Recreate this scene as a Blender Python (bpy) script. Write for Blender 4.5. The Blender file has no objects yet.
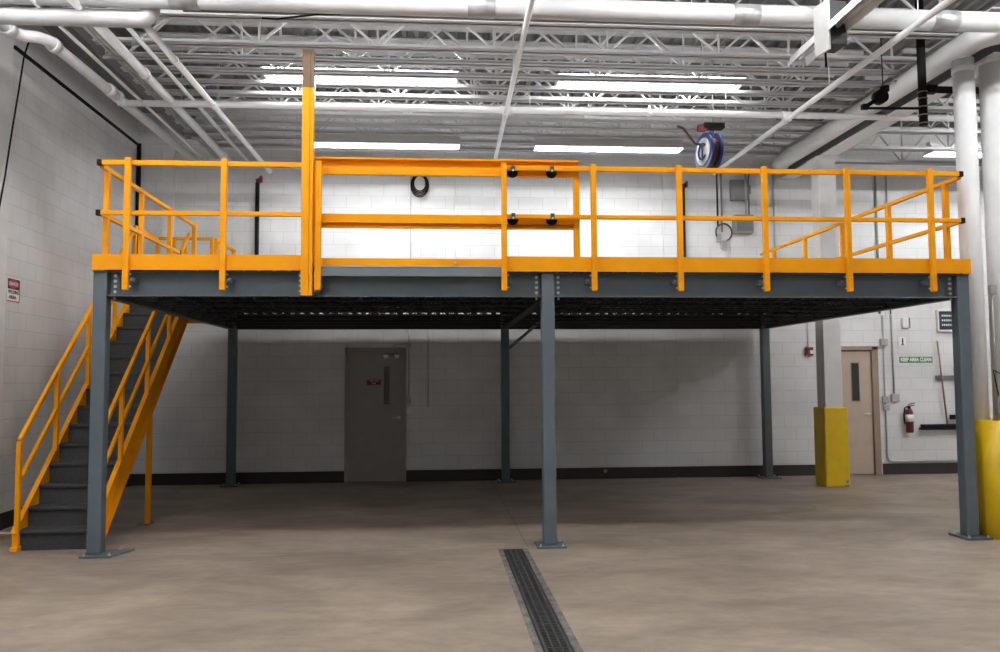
import bpy, math, random
from mathutils import Vector, Matrix
random.seed(7)
S = bpy.context.scene
COL = S.collection
PI = math.pi

# ------------------------------------------------------------------ materials
MATS = {}
def mat(name, c, rough=.5, metal=0., var=.08, scale=6., bump=0., bscale=60.):
    if name in MATS: return MATS[name]
    m = bpy.data.materials.new(name); m.use_nodes = True
    nt = m.node_tree; b = nt.nodes['Principled BSDF']
    b.inputs['Roughness'].default_value = rough; b.inputs['Metallic'].default_value = metal
    tc = nt.nodes.new('ShaderNodeTexCoord')
    n = nt.nodes.new('ShaderNodeTexNoise'); n.inputs['Scale'].default_value = scale; n.inputs['Detail'].default_value = 5
    nt.links.new(tc.outputs['Object'], n.inputs['Vector'])
    r = nt.nodes.new('ShaderNodeValToRGB')
    r.color_ramp.elements[0].position = .3; r.color_ramp.elements[1].position = .7
    r.color_ramp.elements[0].color = [max(0, v*(1-var)) for v in c]+[1]
    r.color_ramp.elements[1].color = [min(1, v*(1+var)) for v in c]+[1]
    nt.links.new(n.outputs['Fac'], r.inputs['Fac']); nt.links.new(r.outputs['Color'], b.inputs['Base Color'])
    if bump:
        n2 = nt.nodes.new('ShaderNodeTexNoise'); n2.inputs['Scale'].default_value = bscale
        nt.links.new(tc.outputs['Object'], n2.inputs['Vector'])
        bp = nt.nodes.new('ShaderNodeBump'); bp.inputs['Strength'].default_value = bump; bp.inputs['Distance'].default_value = .01
        nt.links.new(n2.outputs['Fac'], bp.inputs['Height']); nt.links.new(bp.outputs['Normal'], b.inputs['Normal'])
    MATS[name] = m; return m

def emit(name, c, s):
    m = bpy.data.materials.new(name); m.use_nodes = True
    b = m.node_tree.nodes['Principled BSDF']
    b.inputs['Base Color'].default_value = (.8, .8, .8, 1)
    b.inputs['Emission Color'].default_value = (*c, 1); b.inputs['Emission Strength'].default_value = s
    return m

def block_mat(name, axis, c=(.74, .745, .75)):
    """painted concrete block laid in running bond: world position drives the courses"""
    m = bpy.data.materials.new(name); m.use_nodes = True; nt = m.node_tree; N = nt.nodes.new; L = nt.links.new
    b = nt.nodes['Principled BSDF']; b.inputs['Roughness'].default_value = .55
    g = N('ShaderNodeNewGeometry'); sp = N('ShaderNodeSeparateXYZ'); cb = N('ShaderNodeCombineXYZ')
    L(g.outputs['Position'], sp.inputs[0]); L(sp.outputs[axis], cb.inputs['X']); L(sp.outputs['Z'], cb.inputs['Y'])
    br = N('ShaderNodeTexBrick'); br.inputs['Scale'].default_value = 1; br.inputs['Brick Width'].default_value = .41
    br.inputs['Row Height'].default_value = .205; br.inputs['Mortar Size'].default_value = .006; br.inputs['Mortar Smooth'].default_value = .5
    br.inputs['Color1'].default_value = (*c, 1); br.inputs['Color2'].default_value = (*[v*.97 for v in c], 1)
    br.inputs['Mortar'].default_value = (*[v*.80 for v in c], 1); br.inputs['Bias'].default_value = 0
    L(cb.outputs[0], br.inputs['Vector'])
    n = N('ShaderNodeTexNoise'); n.inputs['Scale'].default_value = 1.4; n.inputs['Detail'].default_value = 6; L(cb.outputs[0], n.inputs['Vector'])
    rp = N('ShaderNodeValToRGB'); rp.color_ramp.elements[0].color = (.84, .84, .83, 1); rp.color_ramp.elements[0].position = .3
    rp.color_ramp.elements[1].color = (1, 1, 1, 1); rp.color_ramp.elements[1].position = .65; L(n.outputs['Fac'], rp.inputs['Fac'])
    mx = N('ShaderNodeMix'); mx.data_type = 'RGBA'; mx.blend_type = 'MULTIPLY'; mx.inputs['Factor'].default_value = 1
    L(br.outputs['Color'], mx.inputs['A']); L(rp.outputs['Color'], mx.inputs['B']); L(mx.outputs['Result'], b.inputs['Base Color'])
    bp = N('ShaderNodeBump'); bp.inputs['Strength'].default_value = .2; bp.inputs['Distance'].default_value = .006; bp.invert = True
    L(br.outputs['Fac'], bp.inputs['Height']); L(bp.outputs['Normal'], b.inputs['Normal'])
    return m

def floor_mat():
    m = bpy.data.materials.new('polished_concrete'); m.use_nodes = True; nt = m.node_tree; N = nt.nodes.new; L = nt.links.new
    b = nt.nodes['Principled BSDF']
    g = N('ShaderNodeNewGeometry'); mp = N('ShaderNodeMapping'); mp.inputs['Scale'].default_value = (.55, 1.0, 1); L(g.outputs['Position'], mp.inputs['Vector'])
    n1 = N('ShaderNodeTexNoise'); n1.inputs['Scale'].default_value = 1.3; n1.inputs['Detail'].default_value = 9; n1.inputs['Roughness'].default_value = .62; n1.inputs['Distortion'].default_value = .6
    L(mp.outputs[0], n1.inputs['Vector'])
    r1 = N('ShaderNodeValToRGB'); e = r1.color_ramp.elements; e[0].position = .30; e[0].color = (.215, .172, .138, 1); e[1].position = .70; e[1].color = (.43, .348, .278, 1)
    L(n1.outputs['Fac'], r1.inputs['Fac'])
    n2 = N('ShaderNodeTexNoise'); n2.inputs['Scale'].default_value = 7; n2.inputs['Detail'].default_value = 6; n2.inputs['Roughness'].default_value = .7; L(mp.outputs[0], n2.inputs['Vector'])
    r2 = N('ShaderNodeValToRGB'); r2.color_ramp.elements[0].position = .3; r2.color_ramp.elements[0].color = (.70, .70, .70, 1); r2.color_ramp.elements[1].position = .6; r2.color_ramp.elements[1].color = (1, 1, 1, 1)
    L(n2.outputs['Fac'], r2.inputs['Fac'])
    mx = N('ShaderNodeMix'); mx.data_type = 'RGBA'; mx.blend_type = 'MULTIPLY'; mx.inputs['Factor'].default_value = 1
    L(r1.outputs['Color'], mx.inputs['A']); L(r2.outputs['Color'], mx.inputs['B'])
    # saw-cut joints
    sp = N('ShaderNodeSeparateXYZ'); L(g.outputs['Position'], sp.inputs[0])
    def M(op, a, bb):
        q = N('ShaderNodeMath'); q.operation = op
        for i, v in enumerate((a, bb)):
            if isinstance(v, (int, float)): q.inputs[i].default_value = v
            else: L(v, q.inputs[i])
        return q.outputs[0]
    def line(out, v, w): return M('LESS_THAN', M('ABSOLUTE', M('SUBTRACT', out, v), 0), w)
    jy = line(sp.outputs['Y'], -.02, .005)
    jx = M('MULTIPLY', line(sp.outputs['X'], -.28, .005), M('GREATER_THAN', sp.outputs['Y'], -.02))
    j = M('MULTIPLY', M('MAXIMUM', jy, jx), .55)
    mx2 = N('ShaderNodeMix'); mx2.data_type = 'RGBA'; L(j, mx2.inputs['Factor']); L(mx.outputs['Result'], mx2.inputs['A']); mx2.inputs['B'].default_value = (.05, .045, .04, 1)
    L(mx2.outputs['Result'], b.inputs['Base Color'])
    r3 = N('ShaderNodeMapRange'); r3.inputs['To Min'].default_value = .38; r3.inputs['To Max'].default_value = .62; L(n2.outputs['Fac'], r3.inputs['Value']); L(r3.outputs[0], b.inputs['Roughness'])
    b.inputs['Specular IOR Level'].default_value = .35
    return m

WALLX = block_mat('painted_block_x', 'X'); WALLY = block_mat('painted_block_y', 'Y')
FLOOR = floor_mat()
SLATE = mat('slate_steel', (.092, .116, .132), .45, 0, .06)
SHADE_STEEL = mat('shade_painted_steel', (.010, .011, .013), .6)  # slate steel with the shade under the deck put into its colour
YEL = mat('safety_orange_yellow', (.82, .325, .002), .5, 0, .04)
YEL.node_tree.nodes['Principled BSDF'].inputs['Specular IOR Level'].default_value = .2
GUARD = mat('guard_yellow', (.72, .47, .006), .4, 0, .06)
BROWN = mat('brown_tinted_steel', (.115, .062, .027), .6, 0, .15)  # brown tint for the upper end of the tall post
WHITE = mat('white_paint', (.72, .72, .72), .4, 0, .05)
WSHEET = mat('white_sheet_metal', (.80, .80, .80), .3, 0, .03)
JOIST = mat('joist_paint', (.55, .55, .55), .5, 0, .06)
DECKM = mat('roof_deck_paint', (.25, .25, .25), .6, 0, .08)
GREYB = mat('grey_beam_paint', (.17, .17, .17), .55, 0, .08)
GREY = mat('grey_enamel', (.22, .225, .23), .45, 0, .05)
COND = mat('conduit_grey', (.40, .40, .39), .45, .2, .06)
BLACK = mat('black_rubber', (.008, .008, .008), .7)
BLACK.node_tree.nodes['Principled BSDF'].inputs['Specular IOR Level'].default_value = .15
BASE = mat('black_base', (.018, .013, .012), .5)
TREAD = mat('stair_charcoal', (.034, .036, .039), .6, 0, .2, 30, .3, 200)
STEEL = mat('galvanised', (.55, .57, .58), .35, .7, .1)
CHROME = mat('chrome', (.75, .76, .78), .15, 1., .03)
GRATE = mat('cast_iron', (.055, .055, .055), .5, .3, .25, 20)
CURB = mat('drain_edge_concrete', (.12, .11, .10), .8, 0, .55, 9, .3, 60)
PIT = mat('drain_pit', (.008, .008, .008), .8)
DOOR1 = mat('taupe_door_paint', (.30, .27, .25), .45, 0, .05)
DOOR2 = mat('tan_wood_door', (.46, .37, .30), .45, 0, .08, 3)
FRAME2 = mat('brown_door_frame', (.27, .20, .15), .45, 0, .1)
GLASS = mat('dark_wired_glass', (.02, .022, .022), .08, 0, .3, 2)
RED = mat('red_enamel', (.35, .02, .025), .4, 0, .05)
DKRED = mat('maroon_paint', (.12, .008, .012), .45)
GREEN = mat('sign_green', (.02, .19, .07), .45)
SIGNW = mat('sign_white', (.80, .80, .78), .45, 0, .02)
INK = mat('sign_black', (.01, .01, .01), .5)
BLUE = mat('reel_blue', (.014, .035, .17), .35)
HOSE = mat('maroon_hose', (.045, .014, .016), .5)
WOOD = mat('handle_wood', (.20, .11, .09), .5, 0, .2, 12)
SCREEN = mat('dark_screen', (.03, .04, .05), .2)
SCREENT = emit('screen_text', (.35, .45, .5), .08)
INSUL = mat('pipe_insulation', (.46, .46, .46), .45, 0, .08, 3)
BAND = mat('silver_band', (.33, .33, .33), .4, .5)
TUBE = emit('fluorescent_tube', (.98, .99, 1.), 70.)

# ------------------------------------------------------------------ mesh builder
class MB:
    def __init__(s): s.v = []; s.f = []; s.sm = []
    def add(s, vs, fs, smooth=False):
        o = len(s.v); s.v += [Vector(v) for v in vs]; s.f += [[i+o for i in f] for f in fs]; s.sm += [smooth]*len(fs); return s
    def box(s, x0, x1, y0, y1, z0, z1):
        x0, x1 = sorted((x0, x1)); y0, y1 = sorted((y0, y1)); z0, z1 = sorted((z0, z1))
        return s.add([(x, y, z) for z in (z0, z1) for y in (y0, y1) for x in (x0, x1)],
                     [(0, 2, 3, 1), (4, 5, 7, 6), (0, 1, 5, 4), (2, 6, 7, 3), (0, 4, 6, 2), (1, 3, 7, 5)])
    def prism(s, poly, axis, a, b):
        """poly: 2-D outline; axis 'x' -> (y,z), 'y' -> (x,z), 'z' -> (x,y)"""
        n = len(poly)
        def P(p, t): return {'x': (t, p[0], p[1]), 'y': (p[0], t, p[1]), 'z': (p[0], p[1], t)}[axis]
        vs = [P(p, a) for p in poly]+[P(p, b) for p in poly]
        return s.add(vs, [list(range(n))[::-1], [i+n for i in range(n)]]+[(i, (i+1) % n, (i+1) % n+n, i+n) for i in range(n)])
    def tube(s, pts, r, n=10, caps=True):
        pts = [Vector(p) for p in pts]; rs = r if isinstance(r, (list, tuple)) else [r]*len(pts)
        t0 = (pts[1]-pts[0]).normalized(); up = Vector((0, 0, 1)) if abs(t0.z) < .9 else Vector((1, 0, 0))
        u = t0.cross(up).normalized(); vs = []
        for i, p in enumerate(pts):
            if i == 0: t = pts[1]-pts[0]
            elif i == len(pts)-1: t = pts[-1]-pts[-2]
            else: t = (pts[i+1]-p).normalized()+(p-pts[i-1]).normalized()
            t = t.normalized() if t.length > 1e-9 else t0
            u = (u-t*u.dot(t)); u = u.normalized() if u.length > 1e-6 else t.orthogonal().normalized()
            w = t.cross(u)
            vs += [p+(u*math.cos(2*PI*k/n)+w*math.sin(2*PI*k/n))*rs[i] for k in range(n)]
        fs = [(i*n+k, i*n+(k+1) % n, (i+1)*n+(k+1) % n, (i+1)*n+k) for i in range(len(pts)-1) for k in range(n)]
        s.add(vs, fs, n > 5)
        if caps:
            o = len(s.v)-len(vs)
            s.f += [[o+k for k in range(n)][::-1], [o+(len(pts)-1)*n+k for k in range(n)]]; s.sm += [False, False]
        return s
    def bar(s, a, b, w, h, up=(0, 0, 1)):
        """rectangular bar from a to b: w sideways, h along up"""
        a = Vector(a); b = Vector(b); t = (b-a).normalized(); up = Vector(up)
        sd = t.cross(up)
        if sd.length < 1e-4: sd = t.cross(Vector((0, 1, 0)))
        sd.normalize(); u = sd.cross(t).normalized(); vs = []
        for p in (a, b): vs += [p-sd*w/2-u*h/2, p+sd*w/2-u*h/2, p+sd*w/2+u*h/2, p-sd*w/2+u*h/2]
        return s.add(vs, [(0, 1, 2, 3), (7, 6, 5, 4), (0, 4, 5, 1), (1, 5, 6, 2), (2, 6, 7, 3), (3, 7, 4, 0)])
    def rot(s, M):
        s.v = [M @ v for v in s.v]; return s
    def build(s, name, m, parent=None, bevel=0., seg=2):
        org = Vector(parent['_o']) if parent is not None and '_o' in parent else Vector((0, 0, 0))
        # origin of a part: centre of its box, so every object sits where it stands
        lo = Vector([min(v[i] for v in s.v) for i in range(3)]); hi = Vector([max(v[i] for v in s.v) for i in range(3)])
        c = Vector(((lo.x+hi.x)/2, (lo.y+hi.y)/2, lo.z))
        me = bpy.data.meshes.new(name); me.from_pydata([v-c for v in s.v], [], s.f)
        for p, q in zip(me.polygons, s.sm): p.use_smooth = q
        me.materials.append(m); me.validate(); me.update()
        import bmesh
        bm = bmesh.new(); bm.from_mesh(me); bmesh.ops.recalc_face_normals(bm, faces=bm.faces); bm.to_mesh(me); bm.free()
        o = bpy.data.objects.new(name, me); COL.objects.link(o); o.location = c-org
        o['_o'] = tuple(c)
        if parent is not None: o.parent = parent
        if bevel:
            md = o.modifiers.new('bevel', 'BEVEL'); md.width = bevel; md.segments = seg; md.limit_method = 'ANGLE'; md.harden_normals = False
        return o

def tag(o, label, cat, group=None):
    o['label'] = label; o['category'] = cat
    if group: o['group'] = group
    return o
def thing(name, label, cat, loc, group=None):
    o = bpy.data.objects.new(name, None); COL.objects.link(o); o.location = loc; o.empty_display_size = .1
    o['_o'] = tuple(loc); return tag(o, label, cat, group)
def struct(o): o['kind'] = 'structure'; return o
def copy_tree(o, off, label, group=None):
    off = Vector(off)
    def rec(a, par):
        c = a.copy(); COL.objects.link(c); c.parent = par
        c['_o'] = tuple(Vector(a['_o'])+off)
        for ch in [x for x in a.children]: rec(ch, c)
        return c
    r = rec(o, None); r.location = Vector(o.location)+off; r['label'] = label
    if group: r['group'] = group
    return r
def text(s, size, m, parent, name='lettering', M=None, ext=.001, bold=0., fit=None):
    cu = bpy.data.curves.new(name, 'FONT'); cu.body = s; cu.size = size; cu.align_x = 'CENTER'; cu.align_y = 'CENTER'; cu.extrude = ext; cu.offset = bold
    t = bpy.data.objects.new(name, cu); COL.objects.link(t); bpy.context.view_layer.update()
    me = bpy.data.meshes.new_from_object(t.evaluated_get(bpy.context.evaluated_depsgraph_get()))
    bpy.data.objects.remove(t); bpy.data.curves.remove(cu)
    if fit:
        w = max(v.co.x for v in me.vertices)-min(v.co.x for v in me.vertices)
        for v in me.vertices: v.co.x *= fit/w
    me.transform(M); c = sum((v.co for v in me.vertices), Vector())/len(me.vertices); me.transform(Matrix.Translation(-c))
    me.materials.clear(); me.materials.append(m)
    o = bpy.data.objects.new(name, me); COL.objects.link(o); o.parent = parent; o.location = c-Vector(parent['_o']); o['_o'] = tuple(c)
    return o
def bolt(par, x, y, z, ax='y', r=.011, l=.014, m=None, name='bolt'):
    b = MB(); d = {'x': (l, 0, 0), 'y': (0, l, 0), 'z': (0, 0, l)}[ax]
    b.tube([(x, y, z), (x+d[0], y+d[1], z+d[2])], r, 6)
    return b.build(name, m or STEEL, par)
FACE_Y = lambda x, y, z: Matrix.Translation((x, y, z)) @ Matrix.Rotation(PI/2, 4, 'X')        # reads from -Y
FACE_X = lambda x, y, z: Matrix.Translation((x, y, z)) @ Matrix.Rotation(PI/2, 4, 'Z') @ Matrix.Rotation(PI/2, 4, 'X')   # reads from +X

# ------------------------------------------------------------------ room shell
WL, WB, WR, WF, ZC = -6.05, 5.59, 10.5, -14., 6.05
DX0, DX1, DY0, DY1 = -.535, -.345, -5.0, -.05        # trench drain
f = MB()
xs = [WL-.2, DX0, DX1, WR+.2]; ys = [WF-.2, DY0, DY1, WB+.2]
for i in range(3):
    for j in range(3):
        if i == 1 and j == 1: continue
        f.add([(xs[i], ys[j], 0), (xs[i+1], ys[j], 0), (xs[i+1], ys[j+1], 0), (xs[i], ys[j+1], 0)], [(0, 1, 2, 3)])
struct(f.build('floor', FLOOR))
# roof deck: corrugated steel, ribs running front to back
c = MB(); prof = []; x = WL-.2
while x < WR+.2:
    prof += [(x, ZC), (x+.05, ZC), (x+.07, ZC+.045), (x+.14, ZC+.045), (x+.16, ZC)]; x += .16
n = len(prof); c.add([(p[0], WF-.2, p[1]) for p in prof]+[(p[0], WB+.2, p[1]) for p in prof], [(i, i+1, i+1+n, i+n) for i in range(n-1)])
struct(c.build('ceiling', DECKM))
struct(MB().box(WL-.2, WL, WF, WB+.2, 0, ZC).build('wall_left', WALLY))
w = MB()
d1, d2 = (-2.64, -1.70), (5.36, 6.36)     # rough openings
for a, b_ in ((WL, d1[0]), (d1[1], d2[0]), (d2[1], WR)): w.box(a, b_, WB, WB+.2, 0, 2.16)
w.box(WL, WR, WB, WB+.2, 2.16, ZC)
struct(w.build('wall_back', WALLX))
struct(MB().box(WR, WR+.2, WF, WB+.2, 0, ZC).build('wall_right', WALLY))
struct(MB().box(WL, WR, WF-.2, WF, 0, ZC).build('wall_front', WALLX))
for a, b_, nm in ((WL+.015, d1[0]-.03, 'baseboard_back'), (d1[1]+.03, d2[0]-.03, 'baseboard_back'), (d2[1]+.06, WR, 'baseboard_back')):
    struct(MB().box(a, b_, WB-.015, WB, 0, .185).build(nm, BASE))
struct(MB().box(WL, WL+.015, WF, WB, 0, .185).build('baseboard_left', BASE))
struct(MB().box(WL, WL+.03, 1.55, WB, 5.5, 5.535).build('trim_1', BLACK))      # dark strip at the top of the left wall
struct(MB().box(WL, WL+.03, .3, 1.50, 0, ZC).build('trim_2', WHITE))             # shallow pilaster at the left edge
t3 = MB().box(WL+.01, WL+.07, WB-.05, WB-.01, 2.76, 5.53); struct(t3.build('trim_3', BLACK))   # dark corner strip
struct(MB().box(-5.62, -5.44, WB-.06, WB, 2.7, 5.5).build('trim_4', WHITE))      # pale pilaster strip next to the corner

# doors
def door(nm, x0, x1, wallopen, leafmat, framemat, slit, sign=False, casing=.055):
    fr = MB(); a, b_ = wallopen
    fr.box(a-.03, a+casing-.03, WB-.03, WB+.1, 0, 2.19); fr.box(b_-casing+.03, b_+.03, WB-.03, WB+.1, 0, 2.19); fr.box(a-.03, b_+.03, WB-.03, WB+.1, 2.125, 2.19)
    root = bpy.data.objects.new(nm, None); COL.objects.link(root); root.location = ((a+b_)/2, WB, 0); root['_o'] = ((a+b_)/2, WB, 0); struct(root)
    fr.build('door_frame', framemat, root, .004)
    yf = WB+.015
    lf = MB(); lx0, lx1 = a+casing-.028, b_-casing+.028
    sx0, sx1, sz0, sz1 = slit
    lf.box(lx0, sx0, yf, yf+.045, .012, 2.12); lf.box(sx1, lx1, yf, yf+.045, .012, 2.12); lf.box(sx0, sx1, yf, yf+.045, .012, sz0); lf.box(sx0, sx1, yf, yf+.045, sz1, 2.12)
    leaf = lf.build('door_leaf', leafmat, root)
    MB().box(sx0, sx1, yf+.015, yf+.025, sz0, sz1).build('door_glass', GLASS, leaf)
    k = MB(); k.box(sx0-.012, sx0, yf-.008, yf, sz0-.012, sz1+.012).box(sx1, sx1+.012, yf-.008, yf, sz0-.012, sz1+.012).box(sx0, sx1, yf-.008, yf, sz0-.012, sz0).box(sx0, sx1, yf-.008, yf, sz1, sz1+.012)
    k.build('glass_trim', framemat, leaf)
    hx = lx1-.065; h = MB(); h.tube([(hx, yf, 1.04), (hx, yf-.012, 1.04)], .032, 14); h.tube([(hx, yf-.01, 1.04), (hx, yf-.055, 1.04), (hx-.02, yf-.06, 1.04), (hx-.11, yf-.06, 1.035)], .010, 8)
    h.build('door_handle', STEEL, leaf)
    hg = MB()
    for z in (.25, 1.1, 1.9): hg.tube([(lx0, yf-.006, z-.05), (lx0, yf-.006, z+.05)], .008, 6)
    hg.build('hinge', STEEL, leaf)
    return leaf, yf
leaf, yf = door('door_1', 0, 0, d1, DOOR1, DOOR1, (-2.04, -1.945, 1.26, 1.88))
sg = MB().box(-2.315, -2.085, yf-.006, yf, 1.575, 1.665).build('door_sign', DKRED, leaf)
text('NOT AN', .034, SIGNW, leaf, 'sign_lettering', FACE_Y(-2.2, yf-.008, 1.642), .0008)
text('EXIT', .034, SIGNW, leaf, 'sign_lettering', FACE_Y(-2.2, yf-.008, 1.600), .0008)
door('door_2', 0, 0, d2, DOOR2, FRAME2, (5.925, 6.055, 1.26, 1.90), casing=.11)

# trench drain
t = thing('trench_drain', 'long dark iron trench drain grate set in the floor in front of middle post', 'drain', ((DX0+DX1)/2, -2.5, 0))
ch = MB(); ch.box(DX0, DX0+.012, DY0, DY1, -.10, -.001).box(DX1-.012, DX1, DY0, DY1, -.10, -.001).box(DX0, DX1, DY0, DY1, -.12, -.10).box(DX0, DX1, DY0-.01, DY0, -.12, -.001).box(DX0, DX1, DY1, DY1+.01, -.12, -.001)
ch.build('channel', PIT, t)
e = MB(); e.box(DX0-.045, DX0-.001, DY0, DY1, 0, .003).box(DX1+.001, DX1+.05, DY0, DY1, 0, .003); e.build('curb', CURB, t)
y = DY1-.004
k = 0
while y > DY0+.3:
    y1 = max(y-.5, DY0); g = MB(); xa, xb = DX0+.013, DX1-.013
    g.box(xa, xa+.018, y1, y, -.03, .002).box(xb-.018, xb, y1, y, -.03, .002)
    for xm in (xa+(xb-xa)*.34, xa+(xb-xa)*.66): g.box(xm-.006, xm+.006, y1, y, -.03, .003)
    yy = y
    while yy > y1+.01:
        g.box(xa+.018, xb-.018, yy-.014, yy, -.03, 0); yy -= .0325
    g.build('grate_section', GRATE, t); y = y1-.004; k += 1

# ------------------------------------------------------------------ mezzanine platform
L, R, D = -4.478, 4.369, 5.27
ZB, ZT = 2.475, 2.72
CW = .13
mz = thing('mezzanine_platform', 'large slate grey steel mezzanine platform on six square posts', 'mezzanine', (0, 2.6, 0))
colx = {'l': (L, L+CW), 'm': (-.125, .005), 'r': (R-CW, R)}
plates = {('l', 0): (L-.03, L+.36, -.09, .26), ('m', 0): (-.20, .09, -.09, .21), ('r', 0): (R-.20, R+.07, -.11, .22),
          ('l', 1): (L-.07, L+.20, D-.06, D+.2), ('m', 1): (-.20, .08, D-.06, D+.2), ('r', 1): (R-.22, R+.12, D-.06, D+.2)}
for side, (x0, x1) in colx.items():
    for k, y0 in enumerate((0, D)):
        co = MB().box(x0, x1, y0, y0+CW, .02, ZT-.012).build('column', SLATE, mz, .012, 3)
        p = plates[(side, k)]
        if side == 'l' and k == 0: bpm = MB().prism([(p[0], p[2]), (p[1]-.10, p[2]), (p[1], p[3]), (p[0], p[3])], 'z', 0, .02)
        else: bpm = MB().box(*p, 0, .02)
        pl = bpm.build('base_plate', SLATE, co, .003)
        for bx in (p[0]+.035, (x1+p[1]-.06)/2+.02 if side == 'l' and k == 0 else p[1]-.035):
            for by in (p[2]+.03, p[3]-.035):
                if x0-.012 < bx < x1+.012 and y0-.012 < by < y0+CW+.012: continue
                a = MB(); a.tube([(bx, by, .02), (bx, by, .030)], .014, 6).tube([(bx, by, .030), (bx, by, .045)], .007, 8); a.build('anchor_bolt', STEEL, co)
        if k == 0:
            cap = MB().box(x0-.004, x1+.004, y0-.002, y0+CW+.004, ZT-.012, ZT); cap.build('cap_plate', SLATE, co)
# front edge channels (open side outward)
def channel_x(x0, x1, yw, out, z0=ZB, z1=ZT, fl=.075):
    m = MB(); m.box(x0, x1, yw, yw-out*.012, z0, z1); ya = yw; yb = yw+out*fl
    m.box(x0, x1, ya, yb, z0, z0+.012).box(x0, x1, ya, yb, z1-.012, z1); return m
for a, b_ in ((colx['l'][1], colx['m'][0]), (colx['m'][1], colx['r'][0])):
    bm_ = channel_x(a+.001, b_-.001, .085, -1); be = bm_.build('front_beam', SLATE, mz)
    for bx in ((a+.045, b_-.045) if a > -1 else (a+.058, b_-.045)):
        bp_ = MB().box(bx-.038, bx+.038, .072, .085, ZB+.014, ZT-.014).build('end_plate', SLATE, be)
        for q in range(4): bolt(be, bx, .072, ZB+.045+.052*q, 'y', .0165, -.016)
        bolt(be, bx+(.02 if a > -1 else -.02)*0, .05, ZB-.03, 'z', .012, .03)
channel_x(L+CW, R-CW, D+.05, 1).build('rear_beam', SHADE_STEEL, mz)
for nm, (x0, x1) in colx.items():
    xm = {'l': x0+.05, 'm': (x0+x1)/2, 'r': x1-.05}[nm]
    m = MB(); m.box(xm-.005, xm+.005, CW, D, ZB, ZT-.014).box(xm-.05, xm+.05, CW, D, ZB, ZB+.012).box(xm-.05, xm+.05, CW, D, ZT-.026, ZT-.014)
    m.build({'l': 'side_beam', 'm': 'middle_beam', 'r': 'side_beam'}[nm], SLATE if nm != 'm' else SHADE_STEEL, mz)
# open-web floor joists
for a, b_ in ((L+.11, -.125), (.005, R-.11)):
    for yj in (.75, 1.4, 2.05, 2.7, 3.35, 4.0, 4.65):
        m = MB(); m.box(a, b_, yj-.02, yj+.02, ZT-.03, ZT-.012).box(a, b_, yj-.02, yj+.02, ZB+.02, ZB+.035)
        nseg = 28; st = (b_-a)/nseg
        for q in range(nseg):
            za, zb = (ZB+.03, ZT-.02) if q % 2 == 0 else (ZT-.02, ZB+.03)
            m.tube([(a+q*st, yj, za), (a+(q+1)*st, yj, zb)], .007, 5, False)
        m.build('floor_joist', SHADE_STEEL, mz)
# corrugated decking + board
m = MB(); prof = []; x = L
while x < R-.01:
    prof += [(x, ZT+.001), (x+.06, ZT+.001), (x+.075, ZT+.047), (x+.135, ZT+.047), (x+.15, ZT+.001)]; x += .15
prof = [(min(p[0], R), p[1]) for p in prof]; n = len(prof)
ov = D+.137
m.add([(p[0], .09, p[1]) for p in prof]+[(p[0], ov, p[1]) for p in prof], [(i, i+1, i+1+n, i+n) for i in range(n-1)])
m.build('corrugated_decking', SHADE_STEEL, mz)
MB().box(L, R, .0, ov, ZT+.048, ZT+.06).build('deck_board', mat('deck_board_grey', (.42, .42, .42), .5), mz)
# knee brace of the rear middle post
MB().bar((.0, D+.0, 2.16), (.52, D+.0, 2.60), .05, .07, (0, 1, 0)).build('knee_brace', SLATE, mz)
# loading sill under the gate
m = MB(); m.box(-2.36, -.53, -.035, .085, 2.672, 2.686).box(-2.36, -.53, -.035, -.025, 2.686, 2.75).box(-2.36, -.53, -.035, .0, 2.75, 2.757)
m.build('loading_sill', mat('sill_steel', (.24, .27, .29), .25, .4, .06), mz)

# ------------------------------------------------------------------ guardrails
def rail_post(par, x, y, z0, z1, w=.055, dy=.05):
    o = MB().box(x-w/2, x+w/2, y-dy/2, y+dy/2, z0, z1).build('rail_post', YEL, par, .006)
    return o
def clamp(par, x, sgn):
    m = MB(); m.box(x, x+sgn*.05, -.045, .06, 2.60, 2.645).tube([(x+sgn*.028, -.045, 2.622), (x+sgn*.028, -.062, 2.622)], .011, 6)
    m.build('clamp_bracket', SLATE, par)
    for z in (2.68, 2.56): bolt(par, x+sgn*.012, -.05, z, 'y', .010, -.014)
YP = -.066; TR, MR = 3.772, 3.279
# front, left of the gate
g = thing('guardrail', 'short yellow guardrail on front edge left of tall yellow post', 'guardrail', (-3.45, -.05, 2.5), 'yellow guardrails round the deck')
MB().box(-4.41, -2.49, -.041, .0, TR-.025, TR+.025).build('top_rail', YEL, g, .006)
MB().box(-4.41, -2.49, -.041, .0, MR-.022, MR+.022).build('mid_rail', YEL, g, .006)
MB().box(-4.478, -2.49, -.04, -.028, 2.722, 2.875).build('toe_board', YEL, g, .002)
for z in (TR, MR): MB().box(-4.455, -4.41, -.045, .004, z-.029, z+.029).build('end_cap', BLACK, g, .006)
for x in (-4.15, -3.24): rail_post(g, x, YP, 2.525, TR+.04)
for x, s_ in ((-4.15, 1), (-3.24, 1)): clamp(g, x+s_*.028, s_)
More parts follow.
